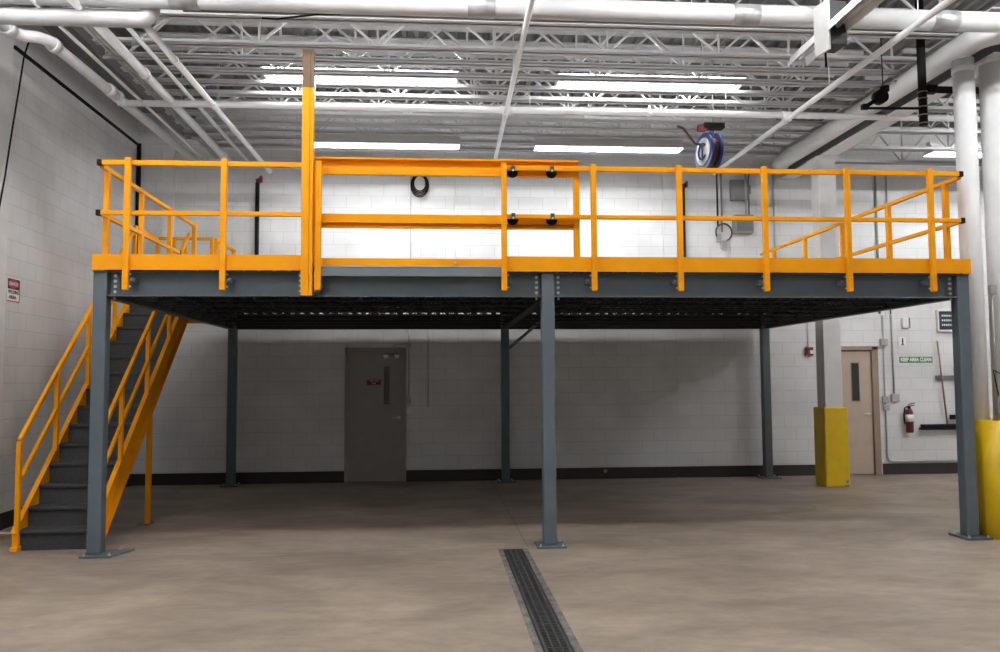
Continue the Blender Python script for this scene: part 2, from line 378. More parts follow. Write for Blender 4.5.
# front, right of the gate
g = thing('guardrail', 'long yellow guardrail along front edge right of the gate', 'guardrail', (1.9, -.05, 2.5), 'yellow guardrails round the deck')
MB().box(-.53, 4.285, -.041, .0, TR-.025, TR+.025).build('top_rail', YEL, g, .006)
MB().box(-.53, 4.285, -.041, .0, MR-.022, MR+.022).build('mid_rail', YEL, g, .006)
MB().box(-.53, 4.369, -.04, -.028, 2.722, 2.875).build('toe_board', YEL, g, .002)
for z in (TR, MR): MB().box(4.285, 4.33, -.045, .004, z-.029, z+.029).build('end_cap', BLACK, g, .006)
for x in (-.505, .40, 1.28, 2.17, 3.045, 3.94):
    rail_post(g, x, YP, 2.525, TR+.04)
    s_ = -1 if x > .3 else 1
    clamp(g, x+s_*.028, s_)
# rollers that carry the gate
for x in (-.41, -.015):
    for z in (TR-.055, MR-.045):
        r_ = MB(); r_.tube([(x, .003, z+.02), (x, .022, z+.02)], .056, 20)
        # only the lower half shows below its mounting
        ro = r_.build('roller', BLACK, g)
        MB().box(x-.02, x+.02, -.052, -.042, z+.02, z+.075).build('roller_bracket', mat('bracket_dark', (.03, .05, .045), .5), ro)
        MB().tube([(x, -.052, z+.025), (x, -.062, z+.025)], .012, 8).build('axle', STEEL, ro)
# right side rail
XR = 4.325
g = thing('guardrail', 'yellow guardrail running back along right edge of the deck', 'guardrail', (XR, 2.7, ZT+.03), 'yellow guardrails round the deck')
MB().box(XR-.022, XR+.022, .02, 5.43, TR-.045, TR+.0).build('top_rail', YEL, g, .006)
MB().box(XR-.022, XR+.022, .02, 5.43, MR-.022, MR+.022).build('mid_rail', YEL, g, .006)
MB().box(XR+.024, XR+.036, .0, 5.43, ZT+.06, 2.875).build('toe_board', YEL, g)
for yy in (.28, 1.43, 2.59, 3.75, 4.9): rail_post(g, XR, yy, ZT+.06, TR-.045, .05, .07)
# left side rail, front length
XL = -4.43
g = thing('guardrail', 'yellow guardrail on left edge of deck ahead of the stair opening', 'guardrail', (XL, 1.6, ZT+.03), 'yellow guardrails round the deck')
MB().box(XL-.022, XL+.022, .02, 3.27, TR-.045, TR).build('top_rail', YEL, g, .006)
MB().box(XL-.022, XL+.022, .02, 2.50, MR-.022, MR+.022).build('mid_rail', YEL, g, .006)
MB().box(XL-.022, XL+.022, 2.50, 2.54, MR-.025, MR+.025).build('end_cap', BLACK, g)
for yy in (.17, 1.15, 2.14, 3.17): rail_post(g, XL, yy, ZT+.06, TR-.045, .05, .06)
# left side rail behind the stair opening
g = thing('guardrail', 'short yellow guardrail at rear left corner behind the stair opening', 'guardrail', (XL, 4.85, ZT+.03), 'yellow guardrails round the deck')
MB().box(XL-.022, XL+.022, 4.26, 5.43, TR-.045, TR).build('top_rail', YEL, g, .006)
MB().box(XL-.022, XL+.022, 4.26, 5.43, MR-.022, MR+.022).build('mid_rail', YEL, g, .006)
for yy in (4.30, 5.36): rail_post(g, XL, yy, ZT+.06, TR-.045, .05, .06)

# tall post
p = thing('tall_post', 'tall square yellow post with brown top rising beside the gate', 'post', (-2.43, -.08, 2.47))
m = MB(); m.box(-2.487, -2.412, -.13, -.045, 2.47, 4.52).box(-2.408, -2.378, -.13, -.045, 2.47, 4.52).box(-2.412, -2.408, -.118, -.045, 2.47, 4.52); m.build('post_shaft', YEL, p, .003)
m = MB(); m.box(-2.487, -2.412, -.13, -.045, 4.52, 4.90).box(-2.408, -2.378, -.13, -.045, 4.52, 4.90).box(-2.412, -2.408, -.118, -.045, 4.52, 4.90); o = m.build('post_top', BROWN, p, .003); o['label'] = 'brown post top'
MB().box(-2.52, -2.33, -.045, .073, 2.49, 2.70).build('mounting_plate', SLATE, p)
for z in (2.52, 2.57, 2.62, 2.67):
    for x in (-2.505, -2.362): bolt(p, x, -.045, z, 'y', .011, -.02)
# sliding gate
GT = thing('sliding_gate', 'wide yellow sliding gate hung behind the front rail between posts', 'gate', (-1.06, .06, 2.79), None)
m = MB(); y0, y1 = .025, .085
m.box(-2.39, .27, y0, y1, 3.855, 3.872).box(-2.39, .27, y1-.006, y1, 3.70, 3.86).box(-2.39, .27, y0, y1, 3.70, 3.765); m.build('top_channel', YEL, GT, .002)
m = MB(); m.box(-2.32, .27, y0, y1, 3.212, 3.302).box(-2.32, .27, y1-.006, y1, 3.17, 3.212).box(-2.32, .27, y0, y1, 3.165, 3.178); m.build('middle_channel', YEL, GT, .002)
m = MB(); m.box(-2.32, .27, y0, y1, 2.782, 2.858); m.build('bottom_rail', YEL, GT, .003)
MB().box(.215, .275, y0-.002, y1+.002, 2.782, 3.70).build('end_stile', YEL, GT, .004)
MB().box(-2.39, -2.335, y0-.002, y1+.002, 2.782, 3.70).build('end_stile', YEL, GT, .004)
MB().box(-2.35, -2.29, .02, .05, 2.755, 2.782).build('guide_shoe', BLACK, GT)
gs = MB().box(-1.03, -.955, .0, .03, 2.768, 2.782).build('guide_shoe', BLACK, GT); bolt(GT, -.99, .025, 2.815, 'y', .012, -.012)
# fixed latch post of the gate
lp = thing('latch_post', 'slim yellow square post next to the tall post at the gate end', 'post', (-2.33, -.07, 2.52))
MB().box(-2.362, -2.300, -.10, -.046, 2.525, 3.80).build('post_shaft', YEL, lp, .006)
MB().box(-2.40, -2.30, -.046, .073, 2.55, 2.60).build('clamp_bracket', SLATE, lp)
for z in (2.66, 2.70, 2.575): bolt(lp, -2.372, -.04, z, 'y', .010, -.02)

# ------------------------------------------------------------------ staircase
st = thing('staircase', 'yellow and charcoal steel staircase climbing along left side of the mezzanine', 'staircase', (-4.93, 1.8, 0))
SX0, SX1 = -5.29, -4.555
NR, RISE, RUN, Y0 = 14, .1964, .222, .36
def nose(y): return RISE+(y-Y0)*RISE/RUN
sl = RISE/RUN; YE = Y0+(NR-1)*RUN
for sgn, xw in ((-1, SX0), (1, SX1)):
    off_t, off_b = (.04 if sgn < 0 else .12), -.27
    zt = lambda y: nose(y)+off_t
    zb = lambda y: nose(y)+off_b
    yb0 = Y0-(RISE+off_b)/sl   # where the lower edge meets the floor
    web = MB().prism([(Y0-.06, 0), (max(yb0, Y0+.05), 0), (YE+.10, zb(YE+.10)), (YE+.10, ZT+.02), (YE+.02, ZT+.02), (Y0-.06, zt(Y0-.06))], 'x', xw-.005, xw+.005).build('stringer', YEL, st)
    fl = MB(); o_ = max(0, sgn)*.028
    dy = .012
    fl.bar((xw+o_, Y0-.06, zt(Y0-.06)-.006), (xw+o_, YE+.02, zt(YE+.02)-.006), .05, .012, (0, -sl, 1))
    if sgn > 0: fl.bar((xw+o_, max(yb0, Y0+.05)+.005, .012), (xw+o_, YE+.10, zb(YE+.10)+.006), .05, .012, (0, -sl, 1))
    fl.build('flange', YEL, web)
for i in range(NR):
    y = Y0+i*RUN; z = (i+1)*RISE
    MB().box(SX0+.006, SX1-.006, y+.012, y+.02, z-RISE+(.001 if i == 0 else 0), z-.03).build('riser', TREAD, st)
    if i < NR-1:
        tr = MB().box(SX0+.006, SX1-.006, y-.012, y+RUN+.014, z-.032, z); tr.build('tread', TREAD, st, .004)
# landing
m = MB().box(SX0, L-.002, YE, 4.27, ZT-.02, ZT+.028); m.build('landing_floor', TREAD, st)
m = MB().box(SX0-.012, SX0, YE+.1, 4.28, ZT-.22, ZT+.13).box(SX0, L-.002, 4.27, 4.282, ZT-.22, ZT+.13); m.build('landing_edge', YEL, st)
# handrails
for sgn, xw in ((-1, SX0+.02), (1, -4.52)):
    nm = 'handrail'
    hy0, hy1 = .36, YE+.0
    h = lambda y: nose(y)+.90
    hm = lambda y: nose(y)+.49
    if sgn < 0: hy1 = YE+.12
    MB().bar((xw, hy0-.02, h(hy0-.02)), (xw, hy1, h(hy1)), .04, .042, (0, -sl, 1)).build('handrail', YEL, st, .006)
    MB().bar((xw, hy0, hm(hy0)), (xw, YE-.1, hm(YE-.1)), .036, .038, (0, -sl, 1)).build('mid_rail', YEL, st, .006)
    for yy in ((.34, 1.13, 1.92, 2.70) if sgn < 0 else (.36, .94, 1.72, 2.48, 3.1)):
        z0 = 0 if yy < .4 else nose(yy)+(.035 if sgn < 0 else .10)
        pz = MB().box(xw-.022, xw+.022, yy-.025, yy+.025, z0, h(yy)-.01).build('rail_post', YEL, st, .006)
        if yy < .4: MB().box(xw-.045, xw+.03, yy-.05, yy+.05, 0, .05).build('foot', YEL, pz, .008)
# landing rails
XLL = SX0+.03
MB().box(XLL, XL-.03, 4.235, 4.275, TR-.045, TR).build('landing_rail', YEL, st, .006)
MB().box(XLL, XL-.03, 4.235, 4.275, MR-.02, MR+.02).build('landing_rail', YEL, st, .006)
MB().box(XLL-.02, XLL+.02, 3.30, 4.27, TR-.045, TR).build('landing_rail', YEL, st, .006)
MB().box(XLL-.02, XLL+.02, 3.30, 4.27, MR-.02, MR+.02).build('landing_rail', YEL, st, .006)
for x, yy in ((XLL, 3.32), (XLL, 4.255), (-5.02, 4.255), (XL-.05, 4.255)): MB().box(x-.024, x+.024, yy-.024, yy+.024, ZT+.028, TR-.04).build('landing_post', YEL, st, .005)
# prop under the right stringer
pp = MB().box(-4.548, -4.493, 1.80, 1.86, .01, nose(1.83)-.26).build('support_post', YEL, st, .006)
MB().box(-4.62, -4.48, 1.75, 1.91, 0, .01).build('foot_plate', SLATE, pp)

# ------------------------------------------------------------------ building columns and guards
bc = thing('building_column', 'white square building column standing in the yellow guard by the tan door', 'column', (4.885, 4.24, 0), 'building columns')
MB().box(4.745, 5.025, 4.13, 4.40, 0, 5.06).build('shaft', WHITE, bc, .008)
MB().box(4.70, 5.07, 4.08, 4.45, 5.06, 5.085).build('cap_plate', WHITE, bc)
cg = thing('column_guard', 'square yellow guard sleeve round the white column by the tan door', 'guard', (4.9, 4.25, 0), 'yellow column guards')
x0, x1, y0, y1 = 4.70, 5.075, 4.075, 4.46
m = MB(); m.box(x0, x1, y0, y0+.035, 0, 1.2).box(x0, x1, y1-.035, y1, 0, 1.2).box(x0, x0+.035, y0+.035, y1-.035, 0, 1.2).box(x1-.035, x1, y0+.035, y1-.035, 0, 1.2)
m.build('sleeve', GUARD, cg, .02, 3)
sc_ = MB(); sc_.box(5.01, 5.05, y0-.002, y0, .06, .10).box(4.98, 5.06, y0-.002, y0, .012, .035); o = sc_.build('scuff', GREY, cg)
rp = thing('drain_pipe', 'round white vertical pipe just right of the front right mezzanine post', 'pipe', (4.545, .25, 0), 'round white uprights at right edge')
m = MB(); m.tube([(4.55, .22, .0), (4.55, .22, 5.10)], .108, 24); m.build('pipe_run', WHITE, rp)
for z in (4.95,): MB().tube([(4.55, .22, z), (4.55, .22, z+.07)], .118, 24).build('coupling', WHITE, rp)
rc = thing('building_column', 'round white column at right edge of photo in the large yellow guard', 'column', (4.93, .25, 0), 'building columns')
m = MB(); m.tube([(4.93, .26, 0), (4.93, .26, 5.06)], .15, 28); m.build('shaft', WHITE, rc)
MB().box(4.73, 5.13, .06, .46, 5.06, 5.085).build('cap_plate', WHITE, rc)
cg = thing('column_guard', 'rounded yellow guard at right edge behind front right mezzanine post', 'guard', (4.75, .2, 0), 'yellow column guards')
out = []
gx0, gx1, gy0, gy1, gr = 4.45, 5.2, -.13, .50, .16
for cx, cy_, a0 in ((gx1-gr, gy1-gr, 0), (gx0+gr, gy1-gr, 90), (gx0+gr, gy0+gr, 180), (gx1-gr, gy0+gr, 270)):
    for q in range(7): a = math.radians(a0+15*q); out.append((cx+gr*math.cos(a), cy_+gr*math.sin(a)))
inn = [(gx0+.03+(p[0]-gx0)*(1-.06/(gx1-gx0)), gy0+.03+(p[1]-gy0)*(1-.06/(gy1-gy0))) for p in out]
n = len(out); m = MB()
vs = [(x, y, 0) for x, y in out]+[(x, y, 1.2) for x, y in out]+[(x, y, 1.2) for x, y in inn]+[(x, y, 0) for x, y in inn]
m.add(vs, [(r*n+i, r*n+(i+1) % n, ((r+1) % 4)*n+(i+1) % n, ((r+1) % 4)*n+i) for r in range(4) for i in range(n)], True)
m.build('sleeve', GUARD, cg)
# conduit and box on the column beside it
cd = thing('wall_conduit', 'thin grey conduit with box between two white uprights at right edge', 'conduit', (4.70, .12, 1.2), 'conduits and wiring')
MB().tube([(4.715, .13, 1.25), (4.70, .13, 2.55)], .010, 8).build('conduit_run', COND, cd)
MB().box(4.665, 4.735, .09, .15, 2.52, 2.62).build('junction_box', COND, cd, .008)
MB().box(4.67, 4.77, .07, .12, 1.26, 1.42).build('receptacle_box', GREY, cd, .006)
MB().tube([(4.715, .11, 1.45), (4.68, .10, 1.60), (4.66, .10, 1.72), (4.70, .10, 1.70), (4.78, .10, 1.66), (4.80, .10, 1.55)], .006, 6).build('cord', BLACK, cd)

# ------------------------------------------------------------------ roof steel
ordn = ['first', 'second', 'third', 'fourth', 'fifth', 'sixth', 'seventh', 'eighth', 'ninth', 'tenth', 'eleventh', 'twelfth', 'thirteenth', 'fourteenth']
JB, JT = 5.40, ZC-.02
def joist(x0, x1, y, zb, label, group, phase):
    t = thing('roof_joist', label, 'joist', ((x0+x1)/2, y, zb), group)
    m = MB()
    for s_ in (-1, 1): m.box(x0, x1, y+s_*.012, y+s_*.018, zb, zb+.058).box(x0, x1, y+s_*.012, y+s_*.072, zb, zb+.007)
    m.build('bottom_chord', JOIST, t)
    m = MB()
    for s_ in (-1, 1): m.box(x0, x1, y+s_*.012, y+s_*.016, JT-.05, JT).box(x0, x1, y+s_*.012, y+s_*.055, JT-.006, JT)
    m.build('top_chord', JOIST, t)
    m = MB(); P = .66; x = x0+phase
    i = 0
    while x+P < x1:
        a, b_ = ((x, y, zb+.02), (x+P, y, JT-.02)) if i % 2 == 0 else ((x, y, JT-.02), (x+P, y, zb+.02))
        m.bar(a, b_, .022, .03, (0, 1, 0))
        if i % 2 == 1: m.bar((x+P, y, zb+.02), (x+P, y, JT-.02), .02, .03, (0, 1, 0))
        x += P; i += 1
    m.build('web', JOIST, t)
    return t
jy = [.33]+[1.06+.415*k for k in range(11)]
for k, yy in enumerate(jy):
    q = len(jy)-1-k
    joist(-4.95, 4.55, yy, JB, 'white open-web roof joist over the deck, %s counted from the back wall' % ordn[q], 'roof joists over the deck', .1+(k*.37) % .66)
for k, yy in enumerate((1.2, 2.2, 3.2, 4.1, 4.9)):
    joist(5.05, WR, yy, 5.2, 'white open-web roof joist right of the girder, %s counted from the back wall' % ordn[4-k], 'roof joists right of the girder', .2+(k*.3) % .6)
def ibeam(name, label, cat, x, y0, y1, z0, z1, fw, m_, grp):
    t = thing(name, label, cat, (x, (y0+y1)/2, z0), grp)
    MB().box(x-fw/2, x+fw/2, y0, y1, z0, z0+.02).build('bottom_flange', m_, t)
    MB().box(x-fw/2, x+fw/2, y0, y1, z1-.02, z1).build('top_flange', m_, t)
    MB().box(x-.008, x+.008, y0, y1, z0+.02, z1-.02).build('web', GREYB, t)
    return t
ibeam('roof_girder', 'pale steel roof girder carried by the white square column at right', 'girder', 4.885, .0, WB-.02, 5.087, 5.60, .26, WHITE, 'roof girders')
ibeam('roof_girder', 'dark grey roof girder running back beside left wall', 'girder', -5.12, -3.4, WB-.02, 5.62, 6.03, .28, GREYB, 'roof girders')

# ------------------------------------------------------------------ pipes and conduits under the roof
def pipe(name, label, pts, r, m_=None, couplings=(), hang=(), cat='pipe', group='pipes under the roof', rodtop=ZC):
    pts = [Vector(p) for p in pts]
    t = thing(name, label, cat, pts[0], group)
    MB().tube(pts, r, 14).build('pipe_run', m_ or WHITE, t)
    for a, b_ in couplings: MB().tube([a, b_], r*1.28, 14).build('coupling', m_ or WHITE, t)
    for h in hang:
        h = Vector(h); mm = MB(); mm.tube([h+Vector((0, 0, r)), Vector((h.x, h.y, rodtop))], .006, 6, False)
        mm.build('hanger_rod', STEEL, t)
    return t
def arc(c, r, a0, a1, plane, n=7):
    c = Vector(c); o = []
    for i in range(n+1):
        a = math.radians(a0+(a1-a0)*i/n); u, v = r*math.cos(a), r*math.sin(a)
        o.append(c+Vector({'xz': (u, 0, v), 'xy': (u, v, 0), 'yz': (0, u, v)}[plane]))
    return o
# big insulated pipe across the top of the view
t = pipe('insulated_pipe', 'thick pale insulated pipe with silver bands across top of the view', [(-5.9, -.56, 5.19), (5.6, -.52, 5.19)], .100, INSUL, hang=[(-2.3, -.545, 5.19), (1.3, -.535, 5.19), (3.6, -.53, 5.19)])
for x in (-3.5, -.75, 1.83, 3.86): MB().tube([(x-.13, -.5605+.00348*(x+5.9), 5.19), (x+.13, -.5605+.00348*(x+5.9), 5.19)], .104, 20).build('band', BAND, t)
pipe('insulated_pipe', 'thick white pipe at upper left ending in a rounded elbow', [(-6.0, -.44, 5.03)]+[(-3.95, -.44, 5.03)]+arc((-3.95, -.44, 5.14), .11, -90, 0, 'xz')[1:]+[(-3.84, -.46, 5.17)], .083, mat('grey_white_paint', (.45, .45, .45), .45, 0, .05))
pipe('ceiling_pipe', 'thin pale pipe across the view just behind the banded insulated pipe', [(-3.6, -.26, 5.22), (4.2, -.24, 5.22)], .030, GREYB)
pipe('ceiling_pipe', 'thick white pipe with jog running back along left wall', [(-5.47, -1.6, 5.2), (-5.47, .36, 5.2), (-5.40, .44, 5.2), (-5.27, .47, 5.2), (-5.21, .55, 5.2), (-5.05, 5.33, 5.2)], .060, WHITE,
     couplings=[((-5.47, .20, 5.2), (-5.47, .32, 5.2)), ((-5.207, .62, 5.2), (-5.204, .72, 5.2)), ((-5.151, 2.0, 5.2), (-5.146, 2.12, 5.2)), ((-5.143, 2.24, 5.2), (-5.14, 2.32, 5.2)), ((-5.055, 5.2, 5.2), (-5.05, 5.34, 5.2))])
pipe('ceiling_pipe', 'medium white pipe running back, right of the conduit bundle at left', [(-4.47, -1.4, 5.12), (-4.45, 5.2, 5.12)], .050, WHITE, couplings=[((-4.46, 1.2, 5.12), (-4.46, 1.26, 5.12)), ((-4.45, 4.6, 5.12), (-4.45, 4.7, 5.12))], hang=[(-4.46, 2.6, 5.12)])
pipe('ceiling_pipe', 'white pipe running back under the joists from the elbowed pipe', [(-3.94, -.40, 5.03), (-3.86, 5.25, 5.03)], .036, WSHEET, couplings=[((-3.91, 1.95, 5.03), (-3.907, 2.05, 5.03)), ((-3.86, 5.18, 5.03), (-3.86, 5.27, 5.03)), ((-3.93, .55, 5.03), (-3.93, .57, 5.03))], hang=[(-3.9, 2.25, 5.03)], rodtop=JB+.5)
pipe('ceiling_pipe', 'thin white pipe left of the pipe ending in elbow, running back', [(-4.26, -1.2, 5.18), (-4.20, 5.2, 5.18)], .024, WHITE, hang=[(-4.22, 3.4, 5.18)])
pipe('ceiling_pipe', 'thin grey pipe running back beside the thin white one at left', [(-4.10, -.4, 5.24), (-4.05, 5.2, 5.24)], .016, COND)
pipe('ceiling_conduit', 'slim conduit nearest the thick wall pipe at left ceiling', [(-4.83, -1.2, 5.1), (-4.78, 5.3, 5.1)], .018, WHITE, cat='conduit')
for k, (x, lab) in enumerate(((-4.74, 'leftmost conduit of the four-conduit bundle under left ceiling'), (-4.685, 'second conduit from left in the four-conduit bundle under left ceiling'), (-4.63, 'third conduit from left in the four-conduit bundle under left ceiling'), (-4.575, 'rightmost conduit of the four-conduit bundle under left ceiling'))):
    pipe('ceiling_conduit', lab, [(x, -1.2, 5.24), (x+.03, 5.3, 5.24)], .016, COND, cat='conduit', group='conduit bundle')
for yy, lab in ((1.0, 'dark strut hanger under the conduit bundle nearer the camera'), (3.9, 'dark strut hanger under the conduit bundle nearer the back wall')):
    t = thing('strut_hanger', lab, 'hanger', (-4.65, yy, 5.2), 'strut hangers')
    MB().box(-4.83, -4.50, yy-.02, yy+.02, 5.183, 5.222).build('strut', GREYB, t)
    for x in (-4.80, -4.52): MB().tube([(x, yy, 5.2), (x, yy, 6.05)], .006, 6).build('rod', STEEL, t)
cp = pipe('sprinkler_main', 'white pipe crossing the whole view below the joists', [(-5.1, 2.18, 5.09), (6.4, 2.18, 5.09)], .040, WSHEET,
     couplings=[((-5.06, 2.18, 5.09), (-4.99, 2.18, 5.09)), ((-.36, 2.18, 5.09), (-.22, 2.18, 5.09)), ((1.55, 2.18, 5.09), (1.61, 2.18, 5.09)), ((3.35, 2.18, 5.09), (3.47, 2.18, 5.09))], hang=[(-2.7, 2.18, 5.09), (2.6, 2.18, 5.09), (.02, 2.18, 5.09)])
for x in (-2.75, 1.58): MB().tube([(x, 2.18, 5.13), (x, 2.18, 5.19)], [.03, .008], 10).build('sprinkler_boss', WSHEET, cp)
pipe('sprinkler_branch', 'slim white pipe running back through middle of the ceiling', [(-.33, -1.6, 5.035), (-.27, 4.5, 5.035)], .030, WSHEET, couplings=[((-.295, 2.1, 5.035), (-.293, 2.26, 5.035))], hang=[(-.31, .9, 5.035)])
pipe('sprinkler_branch', 'slim white pipe running back through right side of the ceiling', [(3.44, -1.6, 5.035), (3.40, 5.0, 5.035)], .034, WSHEET, couplings=[((3.415, 2.1, 5.035), (3.413, 2.26, 5.035)), ((3.40, 4.88, 5.035), (3.40, 5.02, 5.035))], hang=[(3.42, 1.0, 5.035)])
# duct beside the girder
d = pipe('air_duct', 'large round white duct running back along left side of pale girder', arc((4.88, .10, 5.27), .28, 270, 180, 'xy')+[(4.60, 5.1, 5.27)]+[(4.60, 5.25, 5.2)], .130, WHITE, cat='duct')
d2_ = pipe('air_duct', 'large white horizontal duct at upper right corner joining the round one', [(4.90, -.18, 5.27), (7.9, -.18, 5.27)], .15, WSHEET, cat='duct')
MB().tube([(4.88, -.18, 5.27), (4.98, -.18, 5.27)], .158, 24).build('collar', WSHEET, d2_)
# black exhaust piping
bp_ = thing('black_pipe', 'vertical black pipe with ring bands and branch near right column', 'pipe', (4.31, .6, 4.49), 'black ceiling gear')
MB().tube([(4.31, .6, 4.49), (4.31, .6, 6.03)], .046, 14).build('pipe_run', BLACK, bp_)
for z in (4.50, 4.595, 4.69, 4.785, 4.86): MB().tube([(4.31, .6, z), (4.31, .6, z+.012)], .055, 14).build('band', GREYB, bp_)
MB().tube([(4.31, .6, 4.90), (5.5, .6, 4.90)], .040, 12).build('branch', BLACK, bp_)
MB().box(4.35, 4.47, .55, .65, 4.855, 4.945).build('coupling', BLACK, bp_, .01)
hs = thing('hanging_hoist', 'small black pulley hoist hung on wire with thin arm at right', 'hoist', (3.81, .6, 4.65), 'black ceiling gear')
MB().tube([(3.81, .555, 4.80), (3.81, .645, 4.80)], .08, 18).build('drum', BLACK, hs)
MB().tube([(3.845, .6, 4.86), (3.845, .6, 6.03)], .006, 6).build('wire', BLACK, hs)
MB().box(3.825, 3.91, .57, .63, 4.86, 4.93).build('hook_block', BLACK, hs, .006)
MB().bar((3.76, .6, 4.765), (3.63, .6, 4.685), .05, .045).build('link', BLACK, hs, .006)
MB().box(3.59, 3.67, .57, .63, 4.655, 4.715).build('swivel', BLACK, hs, .006)
MB().bar((3.63, .6, 4.67), (4.262, .6, 4.68), .02, .025).build('arm', BLACK, hs)
MB().tube([(3.90, .6, 4.94), (3.97, .6, 4.995), (4.01, .6, 4.985)], .014, 8).build('lever', STEEL, hs)
# trough fixture with dark box, upper right
hx, hz = 2.55, 4.92
tf = thing('trough_heater', 'white sheet metal trough with dark sided box hanging at upper right', 'heater', (hx, -.9, hz-.1))
prof = [(-.10, -.05), (-.085, .03), (-.04, .075), (.04, .075), (.085, .03), (.10, -.05), (.09, -.05), (.075, .02), (.03, .06), (-.03, .06), (-.075, .02), (-.09, -.05)]
MB().prism([(hx+a, hz+b_) for a, b_ in prof], 'y', -2.4, -.10).build('reflector', WSHEET, tf)
MB().tube([(hx, -2.3, hz), (hx, -.16, hz)], .022, 10).build('element', STEEL, tf)
bxm = MB().box(-.10, .09, -.11, .11, -.24, .20)
bxm.rot(Matrix.Translation((hx-.0, -.85, hz+.05)) @ Matrix.Scale(.95, 4) @ Matrix.Rotation(math.radians(8), 4, 'Z')).build('control_box', mat('charcoal_box', (.018, .018, .019), .6), tf, .006)
bxm = MB().box(-.125, -.101, -.12, .12, -.30, .21)
bxm.rot(Matrix.Translation((hx-.0, -.85, hz+.05)) @ Matrix.Scale(.95, 4) @ Matrix.Rotation(math.radians(8), 4, 'Z')).build('box_cover', mat('cover_paint', (.5, .5, .5), .45), tf, .004)
MB().tube([(hx-.06, -.76, hz+.05), (hx-.06, -.76, 6.0)], .008, 6).build('hanger_chain', STEEL, tf)
MB().tube([(hx-.05, -.78, hz+.2), (hx-.05, -.80, hz-.1), (hx-.04, -.79, hz-.33)], .011, 8).build('cord', BLACK, tf)
MB().tube([(hx+.06, -.78, hz+.06), (hx+.10, -.80, hz+.02)], .03, 8).build('valve', STEEL, tf)

# ------------------------------------------------------------------ lights
def fixture_open(x, y, z, label, group):
    t = thing('ceiling_light', label, 'light', (x, y, z), group)
    MB().box(x-1.23, x+1.23, y-.045, y+.045, z+.034, z+.085).build('housing', WSHEET, t, .004)
    MB().box(x-1.23, x+1.23, y-.19, y+.19, z+.026, z+.033).build('reflector', WSHEET, t)
    for s_ in (-.13, .13): MB().tube([(x-1.2, y+s_, z), (x+1.2, y+s_, z)], .019, 8).build('fluorescent_tube', TUBE, t)
    for s_ in (-1, 1): MB().box(x+s_*1.2, x+s_*1.225, y-.16, y+.16, z-.025, z+.03).build('lamp_holder', WSHEET, t)
    for s_ in (-.8, .8): MB().tube([(x+s_, y, z+.085), (x+s_, y, 6.04)], .004, 5).build('hanger', STEEL, t)
    return t
def fixture_hood(x, y, z, label, group, lx=1.16):
    t = thing('ceiling_light', label, 'light', (x, y, z), group)
    pr_ = [(-.15, -.092), (-.06, .055), (.06, .055), (.15, -.092), (.145, -.092), (.056, .049), (-.056, .049), (-.145, -.092)]
    MB().prism([(y+a, z+b_) for a, b_ in pr_], 'x', x-lx, x+lx).build('reflector', WSHEET, t)
    MB().box(x-lx, x+lx, y-.05, y+.05, z+.056, z+.10).build('housing', WSHEET, t)
    for s_ in (-.06, .06): MB().tube([(x-lx+.03, y+s_, z-.012), (x+lx-.03, y+s_, z-.012)], .019, 8).build('fluorescent_tube', TUBE, t)
    for s_ in (-1, 1): MB().prism([(y-.145, z-.091), (y-.056, z+.048), (y+.056, z+.048), (y+.145, z-.091)], 'x', x+s_*lx, x+s_*(lx-.004)).build('end_plate', WSHEET, t)
    for s_ in (-.8, .8): MB().tube([(x+s_, y, z+.10), (x+s_, y, 6.04)], .004, 5).build('hanger', STEEL, t)
    return t
FIX = 'fluorescent ceiling lights'
b0 = fixture_open(-2.12, 2.22, 5.50, 'bare tube light among the roof joists, above left half of the gate', FIX)
copy_tree(b0, (3.72, 0, 0), 'bare tube light among the roof joists, above right half of front rail', FIX)
h0 = fixture_hood(-1.98, 4.40, 5.315, 'hooded tube light by the back wall, above the sliding gate', FIX)
copy_tree(h0, (3.48, 0, 0), 'hooded tube light by the back wall, left of the blue hose reel', FIX)
copy_tree(h0, (9.73, -.2, -.05), 'hooded tube light glowing behind the white uprights at right', FIX)
# rows over the open floor in front of the frame (out of the picture, they light the room)
for x, sd in ((-4.6, 'far left'), (-1.6, 'left'), (1.5, 'middle'), (4.7, 'right'), (7.9, 'far right')):
    copy_tree(b0, (x+2.12, -3.72, .05), 'bare tube light over the open floor nearest the deck, %s' % sd, FIX)
copy_tree(b0, (-4.3+2.12, -5.5, .05), 'added bare tube light out of view ahead of the camera, brightening left wall', FIX)  # extra unseen lamp, added to brighten the left wall
copy_tree(b0, (10.2, 0, 0), 'added bare tube light out of view right of the girder, brightening right wall', FIX)  # unseen lamp put in to brighten the right wall
copy_tree(b0, (10.2, -1.8, 0), 'added bare tube light out of view right of the girder, nearer the camera', FIX)  # second added lamp out of view, more light for the right side
for yy, wd in ((-5.2, 'in front of the camera'), (-9.5, 'behind the camera')):
    for x, sd in ((-4.2, 'left'), (1., 'middle'), (6.2, 'right')):
        copy_tree(h0, (x+1.98, yy-4.40, .16), 'hooded tube light over the open floor, %s row, %s' % (wd, sd), FIX)

